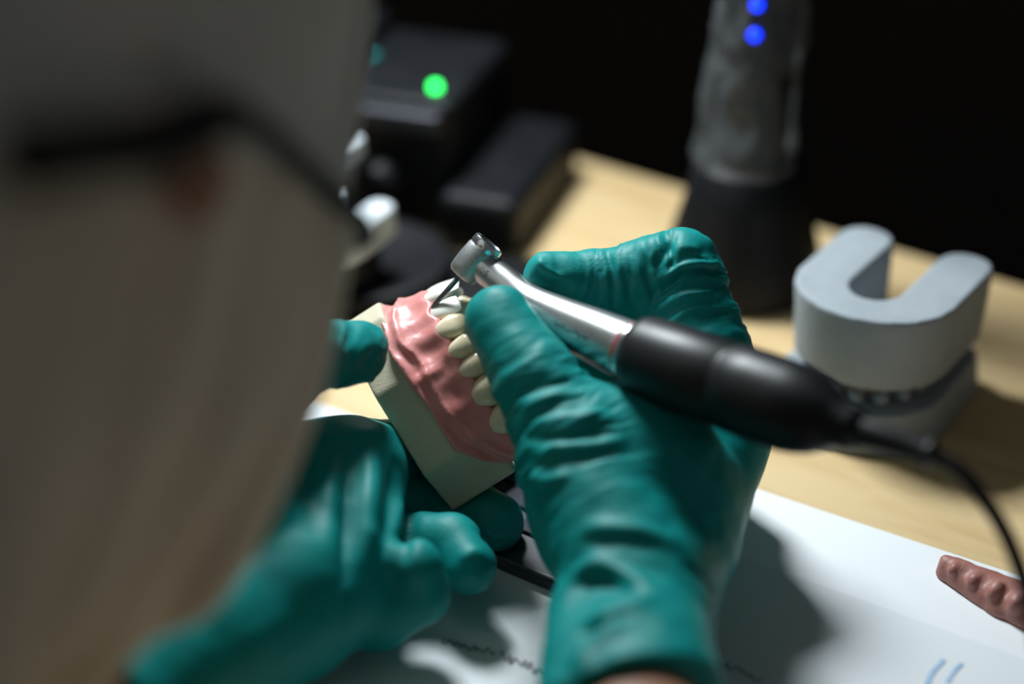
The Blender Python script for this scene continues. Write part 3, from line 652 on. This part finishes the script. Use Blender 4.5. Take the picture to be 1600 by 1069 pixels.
link('strain_relief', tube_mesh('strain_relief', sr, [4.6, 3.9, 3.5, 3.3], 20, 6), M['rubber'], hpc)
link('strain_relief', tube_mesh('strain_relief', [px(1446, 706, 546), px(1452, 709, 545.5), px(1460, 713, 545)], [3.9, 4.4, 3.5], 20, 4), M['rubber'], hpc)
cab = [px(1455, 710, 545), px(1500, 735, 542), px(1542, 785, 540), px(1574, 840, 540), px(1597, 900, 542), px(1615, 970, 545)]
cab += [px(1630, 1060, 552), onz(1665, 1150, 6), onz(1740, 1240, 2.4), onz(1900, 1310, 2.4), onz(2300, 1330, 2.4)]
link('cable', tube_mesh('cable', cab, 2.2, 14, 8), M['rubber'], hpc)
# engraved ratio mark, wrapped onto the steel
def wrap_text(txt, size, s_at, ang, parent, flip=1):
    cu = bpy.data.curves.new('t', 'FONT'); cu.body = txt; cu.size = 1.0; cu.align_x = 'CENTER'; cu.align_y = 'CENTER'
    to = bpy.data.objects.new('t', cu); COL.objects.link(to); dg = bpy.context.evaluated_depsgraph_get()
    me = to.to_mesh(); bm = bmesh.new(); bm.from_mesh(me); to.to_mesh_clear()
    vs = np.array([v.co[:] for v in bm.verts]) * size; fs = [tuple(v.index for v in f.verts) for f in bm.faces]; bm.free()
    bpy.data.objects.remove(to); bpy.data.curves.remove(cu); return vs, fs
nq = catmull(np.column_stack([npts, nr]), 8)
def sleeve_point(arc, side, up_off):
    """point on the sleeve: arc = mm along it, side = angle from the camera-facing line"""
    c = nq[:, :3]; Ls = np.concatenate([[0], np.cumsum(np.linalg.norm(np.diff(c, axis=0), axis=1))])
    p = np.array([np.interp(arc, Ls, c[:, k]) for k in range(3)]); r = np.interp(arc, Ls, nq[:, 3])
    t = nrm(np.array([np.interp(arc + 0.5, Ls, c[:, k]) for k in range(3)]) - np.array([np.interp(arc - 0.5, Ls, c[:, k]) for k in range(3)]))
    n = nrm(-CF + t * (CF @ t)); b = np.cross(t, n)
    return p + (r + up_off) * (n * math.cos(side) + b * math.sin(side)), r
def engrave(name, vs, fs, arc0, side0, rot):
    c, s = math.cos(rot), math.sin(rot); out = []
    for x, y, z in vs:
        xx, yy = x * c - y * s, x * s + y * c; r = sleeve_point(arc0 + xx, 0, 0)[1]; out.append(sleeve_point(arc0 + xx, side0 - yy / r, 0.06)[0])
    link(name, make_mesh(name, out, fs, False), M['engraving'], neck, None)
vs, fs = wrap_text('1:5', 3.2, 0, 0, neck); ENG = (vs, fs)
engrave('ratio_mark', vs, fs, 8.6, 0.22, 0.0)
# faint worn lettering further down the sleeve: short strokes, not readable
rr = random.Random(2); vs = []; fs = []
for i in range(11):
    x = -8 + i * 1.5
    for j in range(2):
        b = len(vs); y = rr.uniform(-0.7, 0.1); h = rr.uniform(0.5, 1.0); w = rr.uniform(0.14, 0.5)
        vs += [(x, y, 0), (x + w, y, 0), (x + w + .1, y + h, 0), (x + .1, y + h, 0)]; fs.append((b, b + 1, b + 2, b + 3)); x += 0.55
engrave('worn_lettering', vs, fs, 52, 0.25, 0.0)
vs = [(-0.9, -1.6, 0), (-0.5, -1.6, 0), (0.6, 1.6, 0), (0.2, 1.6, 0), (-0.2, -1.7, 0), (0.9, -1.1, 0), (0.9, -0.8, 0), (-0.2, -1.3, 0)]
engrave('maker_mark', vs, [(0, 1, 2, 3), (4, 5, 6, 7)], 36, 0.05, 0.0)

# ------------------------------------------------------------------ horseshoe plaster casts
def horseshoe(ow, od, iw, idp, n=28):
    """plan outline of a U-shaped cast open towards +y: outer half width/depth, inner half width/depth"""
    tw = (ow - iw) / 2; oc = -od * 0.35
    out = [(ow * math.cos(a), oc + od * 0.62 * math.sin(a)) for a in np.linspace(math.pi, 2 * math.pi, n)]
    inn = [(iw * math.cos(a), oc + idp * 0.62 * math.sin(a)) for a in np.linspace(2 * math.pi, math.pi, n)]
    yt = od * 0.42
    endr = [(ow - tw + tw * math.cos(a), yt + tw * 0.9 * math.sin(a)) for a in np.linspace(0, math.pi, 9)]
    endl = [(-ow + tw + tw * math.cos(a), yt + tw * 0.9 * math.sin(a)) for a in np.linspace(0, math.pi, 9)]
    return out + endr + inn + endl
def horseshoe_line(ow, od, iw, idp, m):
    mw = (ow + iw) / 2; md = (od * 0.62 + idp * 0.62) / 2; oc = -od * 0.35
    p = [(mw, od * 0.35)] + [(mw * math.cos(a), oc + md * math.sin(a)) for a in np.linspace(2 * math.pi, math.pi, 30)] + [(-mw, od * 0.35)]
    p = np.array(p); Ls = np.concatenate([[0], np.cumsum(np.linalg.norm(np.diff(p, axis=0), axis=1))]); out = []
    for s in np.linspace(4, Ls[-1] - 4, m):
        q = np.array([np.interp(s, Ls, p[:, k]) for k in (0, 1)]); e = np.array([np.interp(s + .5, Ls, p[:, k]) for k in (0, 1)]) - q; out.append((q, e / np.linalg.norm(e)))
    return out
def taper_prism(name, poly, z0, z1, s0, s1):
    n = len(poly); zs = [z0, (z0 * .7 + z1 * .3), (z0 * .35 + z1 * .65), z1]; v = []; f = []
    for j, z in enumerate(zs):
        sc = s0 + (s1 - s0) * j / 3
        for i, (x, y) in enumerate(poly):
            k = sc + 0.006 * math.sin(i * 1.9 + j * 2.2); v.append((x * k, y * k, z))
    for j in range(3): f += [(j * n + i, j * n + (i + 1) % n, (j + 1) * n + (i + 1) % n, (j + 1) * n + i) for i in range(n)]
    f += [tuple(range(n - 1, -1, -1)), tuple(range(3 * n, 4 * n))]
    return make_mesh(name, v, f, True)
peg = lathe_mesh('cast_tooth', [(2.6, 0), (3.0, 1.5), (2.9, 3.5), (2.0, 5.2), (0.5, 5.6)], 12)
def cast(name, label, m, pos, ang, geo, h, flip, group, teeth=14):
    t = thing(name, label, 'plaster cast', pos, group)
    ca, sa = math.cos(ang), math.sin(ang); x = TX * ca + TY * sa; y = -TX * sa + TY * ca; s = -1 if flip else 1
    fr = frame(x, y * 1, TZ, pos); poly = horseshoe(*geo)
    b = link('cast_body', taper_prism('cast_body', poly, 0, h, 1.0 if not flip else 0.95, 0.95 if not flip else 1.0), m, t, fr, bevel=1.6)
    for q, e in horseshoe_line(*geo, teeth):
        if flip: tf = frame(nrm(x * e[0] + y * e[1]), -np.cross(TZ, nrm(x * e[0] + y * e[1])), -TZ, pos + x * q[0] * .95 + y * q[1] * .95 + TZ * 0.6)
        else: tf = frame(nrm(x * e[0] + y * e[1]), np.cross(TZ, nrm(x * e[0] + y * e[1])), TZ, pos + x * q[0] * .95 + y * q[1] * .95 + TZ * (h - .6))
        me = peg if peg.materials or True else None
        if not me.materials: me.materials.append(M['grey_plaster'])
        link('cast_tooth', me, None, t, tf)
    return t
GP = onz(1390, 424, 52) * np.array([1, 1, 0])
geo = (30, 43, 9.5, 16.5)
cast('plaster_cast', 'lower grey plaster horseshoe cast standing on the birch bench', M['grey_plaster'], GP + TZ * 0.0, 0.06, (32, 47, 11, 20), 16, False, 'grey plaster casts')
cast('plaster_cast', 'upper grey plaster horseshoe cast resting upside down on another cast', M['grey_plaster'], GP + TZ * 24.5 + TX * 2, 0.02, geo, 29, True, 'grey plaster casts')

# ------------------------------------------------------------------ black articulator with white casts, far left
MAT = np.array([-40, 726, 0.])
o = link('bench_mat', prism_mesh('bench_mat', [(-85, -36), (52, -36), (54, 28), (-85, 28)], 0, 2.2), M['black'], None, frame(np.array([.985, -.174, 0]), np.array([.174, .985, 0]), TZ, MAT), bevel=0.8)
tag(o, 'thin black mat lying under the round stand on the bench', 'mat')
AP = np.array([-64, 733, 2.])
art = thing('cast_stand', 'round black cast stand with raised rim beside the control unit', 'stand', AP)
AFm = frame(TX, TY, TZ, AP)
o = link('base_plate', lathe_mesh('base_plate', [(35, 0), (39, 1.5), (40, 5), (38.5, 8), (35, 9), (32, 7.5), (2, 7)], 64), M['black'], art, AFm)
o = link('pedestal', lathe_mesh('pedestal', [(17, 7), (17, 12), (15, 22), (17, 24)], 32), M['black'], art, frame(TX, TY, TZ, (*onz(528, 334, 37)[:2], 2)))
wc1 = onz(528, 334, 37)
cast('plaster_cast', 'larger white plaster horseshoe cast on the low pedestal of a round black stand', M['white_plaster'], AP * 0 + np.array([wc1[0], wc1[1], 26.0]), 0.1, (19, 30, 7, 13), 13, False, None, 0)
wc2 = np.array([-72, 753, 2.])
t = cast('plaster_cast', 'small white plaster cast on the square post of a round stand', M['white_plaster'], np.array([wc2[0], wc2[1], 46.0]), 0.1, (9, 14, 3.5, 7), 8, False, None, 0)
link('post', prism_mesh('post', [(-11, -9), (11, -9), (11, 9), (-11, 9)], 6.5, 44), M['black'], art, frame(TX, TY, TZ, wc2), bevel=2)

# ------------------------------------------------------------------ black control unit with green light
UP = onz(705, 165, 60)                                  # front right top corner
UX, UY = np.array([.948, -.317, 0]), np.array([.317, .948, 0])
UO = np.array([UP[0], UP[1], 0])
unit = thing('control_unit', 'black bench control unit with a lit green indicator', 'control unit', UO - UX * 60 + UY * 45)
UF = frame(UX, UY, TZ, UO)
b = link('housing', prism_mesh('housing', [(-150, 0), (0, 0), (0, 80), (-150, 80)], 0, 60), M['black'], unit, UF, bevel=5)
link('display_hood', box_mesh('display_hood', -142, -56, 36, 76, 60, 70), M['black'], unit, UF, bevel=4)
link('front_ledge', box_mesh('front_ledge', -60, -4, -6, 2, 47, 56), M['slate'], unit, UF, bevel=2)
link('side_housing', prism_mesh('side_housing', [(-2, -16), (34, -16), (34, 78), (-2, 78)], 0, 26), M['black'], unit, UF, bevel=6)
LP2 = onz(680, 133, 62)
o = link('indicator_light', lathe_mesh('indicator_light', [(2.2, -1), (2.2, 1.2), (1.8, 1.9), (0.8, 2.3)], 20), M['green_led'], unit, frame(UX, UY, TZ, LP2 + TZ * -1.0))
for k, (kx, kz) in enumerate(((-30, 24), (-70, 24), (-110, 24))):
    link('knob', lathe_mesh('knob', [(11, 0), (11, 3), (9, 4), (8.2, 14), (7, 15.5), (1, 16)], 28), M['black'], unit, frame(UX, TZ, -UY, UO + UX * kx + TZ * kz))
kp = onz(583, 90, 61)
link('switch', box_mesh('switch', -2, 2, -3, 3, -2, 2), M['teal_plastic'], unit, frame(UX, UY, TZ, kp), bevel=1)['label'] = 'small teal switch'
# ------------------------------------------------------------------ curing light in a clear sleeve
CP = onz(1158, 440, 0)
cur = thing('curing_light', 'black curing light in crumpled clear plastic sleeve with blue lights', 'curing light', CP)
CFm = frame(TX, TY, TZ, CP)
link('charging_base', lathe_mesh('charging_base', [(30, 0), (33, 2), (33, 8), (30, 22), (25, 40), (22, 54), (20, 56)], 48), M['black'], cur, CFm)
tilt = nrm(TZ + CR * 0.02); HFm = axis_frame(CP + TZ * 50, CP + TZ * 50 + tilt * 100)
link('handle', lathe_mesh('handle', [(12, 0), (14, 6), (14.5, 30), (13.5, 70), (15, 110), (15.5, 150), (13, 168), (7, 176)], 40), M['black'], cur, HFm)
for v0 in (8, 55):
    c = px(1183 if v0 < 20 else 1179, v0, 800)
    r = c - CPOS; r = r / np.linalg.norm(r)
    best = next(dd for dd in np.linspace(600, 1000, 4000) if np.linalg.norm(np.cross(CPOS + r * dd - CP, tilt)) < 15.4)   # first meets the handle
    q = CPOS + r / np.linalg.norm(r) * best; n = q - CP - tilt * ((q - CP) @ tilt); n = nrm(n)
    link('status_light', lathe_mesh('status_light', [(2.6, -1), (2.6, 0.8), (2.0, 1.5), (0.8, 1.8)], 16), M['blue_led'], cur, axis_frame(q, q + n))
v = []; f = []; seg = 56; rows = 60
for j in range(rows + 1):
    z = 52 + j * 166 / rows
    for k in range(seg):
        a = 2 * math.pi * k / seg; r = 16.5 + 3.2 * math.exp(-((z - 60) / 14) ** 2) + 2.2 * math.sin(3 * a + z * .05)
        v.append((r, a, z))
v = np.array(v); P = np.column_stack([v[:, 0] * np.cos(v[:, 1]), v[:, 0] * np.sin(v[:, 1]), v[:, 2]])
rr_ = v[:, 0] + 1.8 * vnoise(P / 9.0, 3) + 3.4 * (0.5 - np.abs(vnoise(P / np.array([7, 7, 13.]), 6))) + 1.0 * (0.5 - np.abs(vnoise(P / 4.5, 16))) 
P = np.column_stack([rr_ * np.cos(v[:, 1]), rr_ * np.sin(v[:, 1]), v[:, 2]])
f = [(j * seg + k, j * seg + (k + 1) % seg, (j + 1) * seg + (k + 1) % seg, (j + 1) * seg + k) for j in range(rows) for k in range(seg)]
link('plastic_sleeve', make_mesh('plastic_sleeve', P, f), M['plastic_wrap'], cur, CFm)

# ------------------------------------------------------------------ papers
def sheet(name, label, m, corner_uv, w, d, z, ang=0.0, left=0):
    c = onz(*corner_uv, z) - TX * left; t = math.radians(ang); x = TX * math.cos(t) + TY * math.sin(t); y = -TX * math.sin(t) + TY * math.cos(t)
    nx, ny = 14, 14; v = []; f = []
    for lay in (0, 1):
        for j in range(ny + 1):
            for i in range(nx + 1):
                X, Y = w * i / nx, -d * j / ny; v.append((X, Y, z + 0.15 * lay + 0.12 * (1 + math.sin(X * .03 + Y * .02))))
    n = (nx + 1) * (ny + 1)
    for j in range(ny):
        for i in range(nx):
            a = j * (nx + 1) + i; f.append((a, a + 1, a + nx + 2, a + nx + 1)); f.append((n + a, n + a + nx + 1, n + a + nx + 2, n + a + 1))
    o = link(name, make_mesh(name, v, f), m, None, frame(x, y, TZ, (c[0], c[1], 0)))
    return o, c, x, y
s1, c1, sx1, sy1 = sheet('paper_sheet', 'large white paper sheet lying directly on the birch bench', M['paper2'], (1000, 716), 380, 210, 0.15, 3, 80)
tag(s1, cat='paper', group='papers on the bench'); s1['label'] = 'white paper sheet lying directly on the bench under another sheet'
s2, c2, sx2, sy2 = sheet('paper_sheet', '', M['paper'], (880, 786), 400, 160, 0.75, 2, 150)
tag(s2, 'white handwritten paper sheet lying on top of another sheet', 'paper', 'papers on the bench')
def scribble(path, wid, m, name, z, jitter=1.0, seed=1):
    rr = random.Random(seed); pts = []
    for u, v_ in path: pts.append(onz(u, v_, z))
    c = catmull(pts, 10); v = []; f = []
    T = np.gradient(c, axis=0); T /= np.linalg.norm(T, axis=1)[:, None]; Nn = np.cross(T, TZ)
    for i in range(len(c)): v += [c[i] + Nn[i] * wid / 2, c[i] - Nn[i] * wid / 2]
    f = [(2 * i, 2 * i + 2, 2 * i + 3, 2 * i + 1) for i in range(len(c) - 1)]
    return link(name, make_mesh(name, v, f, False), m, s2)
def handwriting(u0, v0, u1, v1, n, amp, seed, wid=0.7):
    rr = random.Random(seed); pts = []
    for i in range(n):
        t = i / (n - 1); pts.append((u0 + (u1 - u0) * t + rr.uniform(-4, 4), v0 + (v1 - v0) * t + (amp if i % 2 else -amp) * rr.uniform(0.3, 1.0)))
    scribble(pts, wid, M['ink'], 'handwriting', 1.35, seed=seed)
handwriting(690, 1002, 775, 1020, 15, 5, 2); handwriting(785, 1022, 850, 1052, 13, 7, 3, 0.9); handwriting(1122, 1035, 1190, 1062, 11, 5, 5, 0.6)
scribble([(1448, 1072), (1456, 1052), (1470, 1036), (1474, 1030)], 1.6, M['blueink'], 'blue_pen_mark', 1.35)
scribble([(1480, 1066), (1490, 1050), (1503, 1036)], 1.4, M['blueink'], 'blue_pen_mark', 1.35)

# ------------------------------------------------------------------ dark keypad under the hands
KP = onz(862, 926, 1.2)
kd = thing('keypad', 'dark slate keypad with grey keys lying on the paper beneath the hands', 'keypad', KP)
KF = frame(TX, TY, TZ, KP)
link('case', box_mesh('case', -68, 4, 0, 120, 0, 5), M['slate'], kd, KF, bevel=1.6)
kb = box_mesh('key', -5.2, 5.2, -4.2, 4.2, 0, 1.6)
kb.materials.append(M['key'])
for i in range(5):
    for j in range(7): link('key', kb, None, kd, frame(TX, TY, TZ, KP + TX * (-60 + i * 13.2) + TY * (20 + j * 11) + TZ * 4.8), bevel=0.6)
# ------------------------------------------------------------------ rose wax tooth row on the paper
WP = onz(1465, 892, 0.4); WQ = onz(1720, 1010, 0.4); wd = nrm(WQ - WP); wn = np.cross(TZ, wd)
wax = thing('wax_tooth_row', 'rose brown wax row of teeth lying on the white paper', 'wax model', 0.5 * (WP + WQ))
def wax_sdf(P):
    s = P[:, 0]; L = np.linalg.norm(WQ - WP)
    w = 3.0 + 6.5 * np.clip(s / 26, 0, 1) ** 0.8; z = P[:, 2]
    d = np.sqrt((P[:, 1] / w) ** 2 + (np.clip(z, 0, None) / 7.5) ** 2) * np.minimum(w, 7.5) - np.minimum(w, 7.5)
    d = smax(d, -z, 1); d = smax(d, np.maximum(-s, s - L), 3)
    for i in range(9):
        c = 7 + i * 8.2; k = min(1, 0.55 + i * 0.15)
        d = smin(d, ellipsoid(P, (c, -w.mean() * 0 - (4.8 * k), 5.2), [(1, 0, 0), (0, 1, 0), (0, 0, 1)], [3.5 * k, 4.6 * k, 4.6 * k]), 1.0)
    return d + 0.25 * vnoise(P / 3.0, 2)
V, F = surface(wax_sdf, (-4, -16, -2), (90, 16, 14), 0.8)
link('wax_body', make_mesh('wax_body', V, F), M['wax'], wax, frame(wd, wn, TZ, WP))
